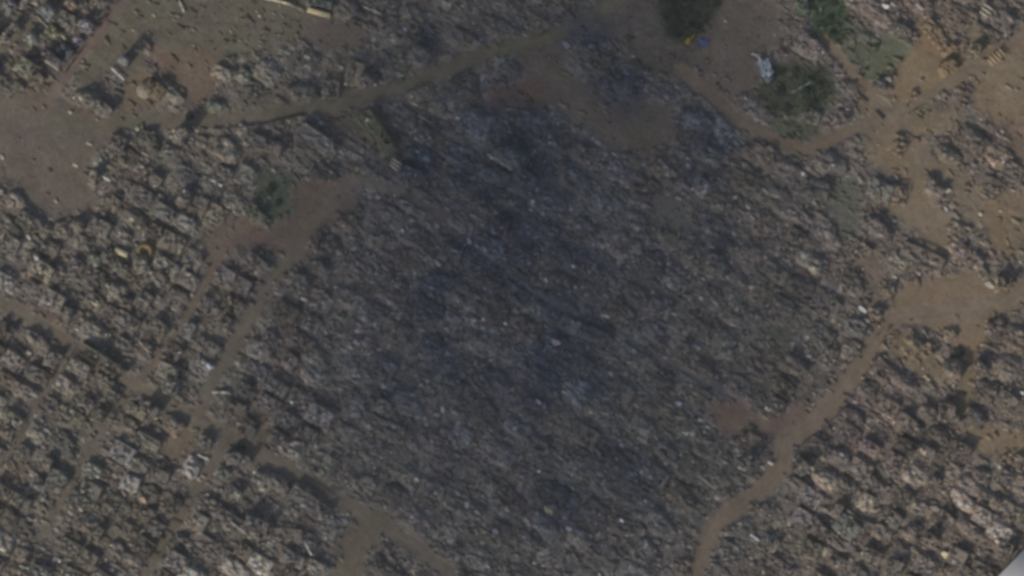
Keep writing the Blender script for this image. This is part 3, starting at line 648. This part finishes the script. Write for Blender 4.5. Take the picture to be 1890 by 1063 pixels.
# round mound with a hollow
xx = np.linspace(-5.5, 5.5, 34); A, B = np.meshgrid(xx, xx, indexing='ij'); d = np.hypot(A, B)
Zm = 3.6 * np.clip(1 - ((d - 3.3) / 2.0) ** 2, 0, 1) * (.45 + .55 * (B + A * .2 > -1)) - 1.5 * (d < 2.3) + .3 * vn(A, B, 1.5, 2)
o = link('earth_mound', mesh_np('earth_mound', np.stack([A, B, Zm], -1).reshape(-1, 3), grid_faces(34, 34), np.tile(alb((108, 96, 70)), (34 * 34, 1)), M_RUB), None, (*W(268, 464), .6))
tag(o, 'arched olive earth mound round a black hollow, right of the pale container', 'mound')
# crater lower right
Zm = 2.6 * np.clip(1 - ((d - 3.9) / 1.3) ** 2, 0, 1) * (B > -1) - 1.0 * (d < 3) + .4 * vn(A, B, 2, 4)
o = link('earth_mound', mesh_np('earth_mound', np.stack([A * 1.5, B * 1.1, Zm], -1).reshape(-1, 3), grid_faces(34, 34), np.tile(alb((90, 84, 82)), (34 * 34, 1)), M_RUB), None, (*W(1598, 978), 1.0))
tag(o, 'curved crater rim with a dark arc shadow in the lower right rubble', 'mound')
# excavator
r = empty('excavator', 1271, 76, None, math.radians(52))
for s_ in (-1, 1):
    t = MB().box((0, s_ * 1.25, .45), (4.2, .6, .9)).build('track', M_DARK, r)
    for q in range(4): MB().tube([(-1.5 + q, s_ * 1.58, .45), (-1.5 + q, s_ * 1.66, .45)], .32, 10).build('wheel', M_RUST, t)
MB().box((-.5, 0, 1.6), (3.4, 2.6, 1.3)).box((-1.8, 0, 1.75), (.9, 2.5, 1.2)).build('body', M_YEL, r)
cb_ = MB().box((.5, .7, 2.7), (1.6, 1.1, 1.5)).build('cab', M_YEL, r); MB().box((1.33, .7, 2.8), (.06, .9, 1.0)).build('windscreen', M_GLASS, cb_)
MB().tube([(1.0, -.3, 1.9), (3.0, -.3, 4.0), (4.6, -.3, 3.6)], .33, 6).build('boom', M_YEL, r)
MB().tube([(4.6, -.3, 3.6), (5.6, -.3, 1.4)], .24, 6).build('arm', M_YEL, r)
MB().box((5.6, -.3, .9), (.9, 1.2, .9)).box((5.15, -.3, .5), (.2, 1.2, .4)).build('bucket', M_DARK, r)
tag(r, 'yellow tracked excavator standing at the lower edge of the dark green trees', 'excavator')
# blue tarpaulin
def sheet(name, u, v, a, b, mat, lab, cat, amp=.7, rz=0, seed=1, z=0.6):
    n1, n2 = 22, 18; p = np.linspace(-.5, .5, n1); q = np.linspace(-.5, .5, n2); P, Q = np.meshgrid(p, q, indexing='ij')
    X = P * a + .5 * vn(P * a + 5, Q * b, 1.8, seed); Y = Q * b + .5 * vn(P * a, Q * b + 9, 1.8, seed + 1); Z = amp * np.abs(fbm(P * a, Q * b, 2.2, seed + 2, 2)) * 3
    V = np.concatenate([np.stack([X, Y, Z], -1).reshape(-1, 3), np.stack([X, Y, Z - .08], -1).reshape(-1, 3)]); F = grid_faces(n1, n2)
    o = link(name, mesh_np(name, V, np.concatenate([F, F[:, ::-1] + n1 * n2]), None, mat), None, (*W(u, v), gh(*W(u, v)) + z), rz)
    return tag(o, lab, cat) if lab else o
sheet('tarpaulin', 1298, 80, 5, 4.5, M_BLUE, 'small blue tarpaulin right of the yellow excavator', 'tarpaulin')
# white wreckage
r = sheet('wreckage', 1412, 126, 6.5, 9.0, M_WHITE, 'white crumpled metal wreckage with a bent pipe, left of the green tree clump', 'wreckage', 1.3, .35, 3, 1.4)
MB().tube([(-1.2, 3.5, 1.5), (-1.4, 6.5, 2.2), (-3.0, 9.0, 2.4), (-4.6, 9.6, 1.4)], [.7, .6, .5, .4], 10).build('bent_pipe', M_WHITE, r)
MB().box((1.5, -3.5, 1.6), (4.5, 3.0, .3), .4, .3, .2).build('torn_panel', M_WHITE, r); MB().box((-1.6, 1.5, 2.6), (1.2, 4.5, .25), .3, .5, .4).build('torn_panel', M_WHITE, r)
MB().box((-.2, -6.0, .8), (5.0, 4.0, 1.2), .3, .1, .1).build('blue_grey_tank', plain('slate_sheet', (.12, .17, .21), .6), r)
# striped ruins
def striped(u, v, n, L, gap, an, rgb, lab, cat='slatted roof'):
    r = empty('slatted_roof', u, v, 2.5, math.radians(an))
    for q in range(n): MB().box((0, (q - n / 2) * gap, .3 + .15 * (q % 2)), (L * (.8 + .1 * (q % 3)), gap * .42, .35), .04 * (q % 3 - 1), .35, 0).build('slat', M_CON, r, col=alb(rgb))
    MB().box((L * .3, 0, 0), (.3, n * gap, .3)).box((-L * .3, 0, 0), (.3, n * gap, .3)).box((-L * .3, 0, -1.3), (.4, .4, 2.6)).box((L * .3, 0, -1.3), (.4, .4, 2.6)).build('frame', M_CON, r, col=alb((84, 76, 70)))
    tag(r, lab, cat)
striped(1840, 104, 5, 6.0, 2.1, -48, (150, 130, 100), 'orange slatted roof of parallel strips at the top right')
striped(732, 302, 3, 6.5, 1.9, -35, (150, 148, 140), 'striped white slabs lying parallel under the long wedge roof')
striped(1822, 18, 3, 7.0, 2.4, -35, (150, 144, 130), 'pale parallel strips of a broken roof at the top right corner')
striped(1570, 945, 2, 6.0, 2.0, -35, (140, 136, 124), 'two pale parallel strips near the curved shadow arc')
# boundary walls
def wall(pts, h, th, rgb, lab):
    r = empty('boundary_wall', *pts[0]); x0, y0, z0 = r.location; r.location.z = 0
    for a, b in zip(pts[:-1], pts[1:]):
        (x1, y1), (x2, y2) = W(*a), W(*b); L = math.hypot(x2 - x1, y2 - y1); n_ = max(1, int(L / 5)); yaw = math.atan2(y2 - y1, x2 - x1)
        for q in range(n_):
            if random.random() < .12: continue  # fallen panel
            t = (q + .5) / n_; hh = h * random.uniform(.7, 1.05)
            MB().box((x1 + (x2 - x1) * t - x0, y1 + (y2 - y1) * t - y0, hh / 2 - .3), (L / n_ * .985, th, hh + .6), yaw, random.uniform(-.04, .04), 0).build('wall_panel', M_CON, r, col=alb(rgb))
    tag(r, lab, 'wall')
wall([(222, -4), (190, 42), (150, 92), (118, 138)], 3.4, .4, (78, 74, 72), 'dark boundary wall between the top left roofs and the dirt road')
wall([(372, 240), (430, 238), (492, 230), (560, 214)], 3.0, .4, (92, 88, 80), 'low wall along the lower side of the main road')
wall([(1560, 148), (1600, 190), (1630, 222)], 2.0, .5, (88, 78, 74), 'broken low wall left of the diagonal track near the trees')
wall([(640, 34), (712, 56)], 3.0, .4, (84, 80, 80), 'wall at the lower edge of the long dark shed')
# added pale block standing in for the blank frame edge at the lower right
r = empty('pale_corner_block', 1912, 1084, 0, math.radians(45.9))
MB().box((0, 0, 2.9), (40, 40, 6.4)).build('wall', M_CON, r, col=alb((120, 118, 114)))
MB().box((0, 0, 6.25), (40.4, 40.4, .3)).build('roof', plain('pale_corner_fill', tuple(alb((151, 150, 148))), .9, 0, 6, .03), r)
tag(r, 'smooth pale grey block added for the blank frame edge at the bottom right corner', 'building')

# ------------------------------------------------------------------ trees
def crown_mesh(name, R, Hh, n, mat, seed):
    rng = np.random.default_rng(seed); k = 16
    cl = np.stack([(rng.random(k) - .5) * 1.5 * R, (rng.random(k) - .5) * 1.5 * R, Hh * (.45 + .5 * rng.random(k))], 1); cr = R * (.28 + .3 * rng.random(k))
    i = rng.integers(0, k, n); d = rng.normal(size=(n, 3)); d /= np.linalg.norm(d, axis=1)[:, None]; d[:, 2] *= .7
    P = cl[i] + d * cr[i][:, None] * (.75 + .35 * rng.random(n))[:, None]
    s_ = .32 + .38 * rng.random(n); q = rng.normal(size=(n, 3)) * .9 + d; q /= np.linalg.norm(q, axis=1)[:, None]
    a = np.cross(q, rng.normal(size=(n, 3))); a /= np.linalg.norm(a, axis=1)[:, None]; b = np.cross(q, a)
    V = np.stack([P + a * s_[:, None], P + b * s_[:, None] * .6, P - a * s_[:, None], P - b * s_[:, None] * .6], 1).reshape(-1, 3)
    return mesh_np(name, V, np.arange(4 * n).reshape(-1, 4), None, mat)
CR = [crown_mesh('crown', 2.6, 5.5, 1500, M_LEAF, 1), crown_mesh('crown', 2.2, 4.5, 1200, M_LEAF, 2), crown_mesh('crown', 3.1, 6.0, 1800, M_LEAF2, 3)]
tb = MB().tube([(0, 0, -.8), (.1, 0, 1.4), (-.1, .1, 3.4)], [.3, .22, .1], 8).tube([(.1, 0, 1.4), (1.2, .3, 3.2)], [.14, .06], 6).tube([(0, 0, 1.6), (-.8, -.9, 3.4)], [.14, .06], 6).tube([(0, 0, 1.8), (-.2, 1.2, 3.4)], [.12, .05], 6)
TRK = mesh_np('trunk', np.concatenate(tb.V), np.concatenate(tb.F), None, M_BARK)
TR = [(1424,150,0),(1446,140,2),(1466,132,0),(1490,140,1),(1440,172,2),(1462,164,0),(1486,168,2),(1430,196,0),(1452,200,2),(1476,204,2),(1508,158,1),(1512,205,2),
      (1536,8,0),(1548,26,0),(1530,36,1),(1544,52,0),(1534,66,1),(1620,84,1),(1235,10,2),(1255,14,0),(1276,6,2),(1300,10,2),(1322,8,2),(1345,4,2),(1244,36,2),(1264,34,0),(1286,32,2),(1308,30,2),
      (1240,60,2),(1260,62,2),(498,350,2),(514,376,2),(350,214,2),(1768,650,2),(1758,664,2),(445,822,2),(30,366,1),(1320,300,2)]
TR = [t_ for n_, t_ in enumerate(TR) if n_ % 2 == 0 or t_[0] < 1200 or t_[0] > 1560]
for q, (u, v, t) in enumerate(TR):
    r = empty('tree', u, v, None, q * 2.1); s_ = .5 + .35 * ((q * 37) % 11) / 11; r.scale = (s_, s_, s_ * .55)
    link('crown', CR[t], r); link('trunk', TRK, r)
    place_label(r, u, v, 'tree', ['leafy mid green', 'small bushy green', 'dark broad crowned green'][t] + ' tree', 'scattered trees')
# grass in the green plots
n = 9000; gu = RNG.uniform(1200, 1680, n); gv = RNG.uniform(-10, 270, n); x, y = (gu - CX) * S, (CY - gv) * S; c = samp(base, x, y); ok = (c[:, 1] > c[:, 0] + 5)
x, y = x[ok], y[ok]; n = len(x); z = ground_h(x, y)[0]; s_ = .3 + .4 * RNG.random(n); th = RNG.random(n) * 6.28
V = np.stack([np.stack([x - s_ * np.cos(th), y - s_ * np.sin(th), z], 1), np.stack([x + s_ * np.cos(th), y + s_ * np.sin(th), z], 1), np.stack([x + s_ * .6 * np.cos(th) + .3, y + s_ * .6 * np.sin(th), z + .5 + s_], 1), np.stack([x - s_ * .6 * np.cos(th) + .3, y - s_ * .6 * np.sin(th), z + .5 + s_], 1)], 1).reshape(-1, 3)
if n: tag(link('grass', mesh_np('grass', V, np.arange(4 * n).reshape(-1, 4), None, M_LEAF)), 'low green weeds covering the plots around the trees', 'grass', kind='stuff')
flush_labels()

# ------------------------------------------------------------------ the cloud that shades the middle of the quarter
def cloud(cu, cv, ru, rv, rot, alt, T, dens):
    n1, n2 = 72, 24; th = np.linspace(0, 2 * np.pi, n1, endpoint=False); x0, y0 = W(cu, cv)
    off = alt / math.tan(SUN_EL); cx, cy = x0 + math.sin(SUN_AZ) * off, y0 + math.cos(SUN_AZ) * off
    V = []; F = []
    for side in (1, -1):
        for j in range(n2):
            t = (j + .0) / (n2 - 1)
            for a in th:
                rad = 1 + .16 * float(vn(math.cos(a) * 1.4 + 5, math.sin(a) * 1.4 + 5, .8, 3))
                px, py = math.cos(a) * t * rad * ru * S, math.sin(a) * t * rad * rv * S
                hgt = T * (1 - t * t) ** 1.7 * (1 + .5 * float(vn(px, py, 45, 1)) + .25 * float(vn(px, py, 18, 2)))
                V.append((px, py, side * hgt * (.62 if side > 0 else .38) + (.5 * side)))
    V = np.array(V); c, s_ = math.cos(rot), math.sin(rot); V[:, 0], V[:, 1] = V[:, 0] * c - V[:, 1] * s_, V[:, 0] * s_ + V[:, 1] * c
    N = n1 * n2
    for sd in (0, 1):
        for j in range(n2 - 1):
            for i in range(n1):
                q = (sd * N + j * n1 + i, sd * N + j * n1 + (i + 1) % n1, sd * N + (j + 1) * n1 + (i + 1) % n1, sd * N + (j + 1) * n1 + i)
                F.append(q if sd else q[::-1])
    e = (n2 - 1) * n1
    for i in range(n1): F.append((e + i, e + (i + 1) % n1, N + e + (i + 1) % n1, N + e + i))
    me = bpy.data.meshes.new('cloud'); me.from_pydata([tuple(v) for v in V], [], F)
    import bmesh as _b; bm = _b.new(); bm.from_mesh(me); _b.ops.remove_doubles(bm, verts=bm.verts, dist=.01); _b.ops.recalc_face_normals(bm, faces=bm.faces); bm.to_mesh(me); bm.free()
    m = bpy.data.materials.new('cloud_vapour'); m.use_nodes = True; t = m.node_tree; t.nodes.clear()
    vo = t.nodes.new('ShaderNodeVolumePrincipled'); vo.inputs['Density'].default_value = dens; vo.inputs['Color'].default_value = (.9, .9, .9, 1); vo.inputs['Anisotropy'].default_value = .4
    ou = t.nodes.new('ShaderNodeOutputMaterial'); t.links.new(vo.outputs[0], ou.inputs['Volume']); me.materials.append(m)
    o = link('cloud', me, None, (cx, cy, alt)); tag(o, 'thin grey cloud whose shade darkens the middle of the quarter', 'cloud', kind='stuff')
cloud(990, 465, 630, 900, math.radians(-8), 3000.0, 62.0, .034)

# ------------------------------------------------------------------ haze between the camera and the ground
ex = max(abs(ax[0]), abs(ay[0])) + 60
hz = MB().box((0, 0, (CAM_Z + 30 - 8) / 2), (2 * ex, 2 * ex, CAM_Z + 30 + 8))
m = bpy.data.materials.new('thin_haze'); m.use_nodes = True; t = m.node_tree; t.nodes.clear()
vo = t.nodes.new('ShaderNodeVolumePrincipled'); vo.inputs['Density'].default_value = HAZE; vo.inputs['Color'].default_value = (.95, .92, .86, 1)
ou = t.nodes.new('ShaderNodeOutputMaterial'); t.links.new(vo.outputs[0], ou.inputs['Volume'])
tag(hz.build('haze', m), 'thin bluish haze over the whole quarter', 'haze', kind='stuff')
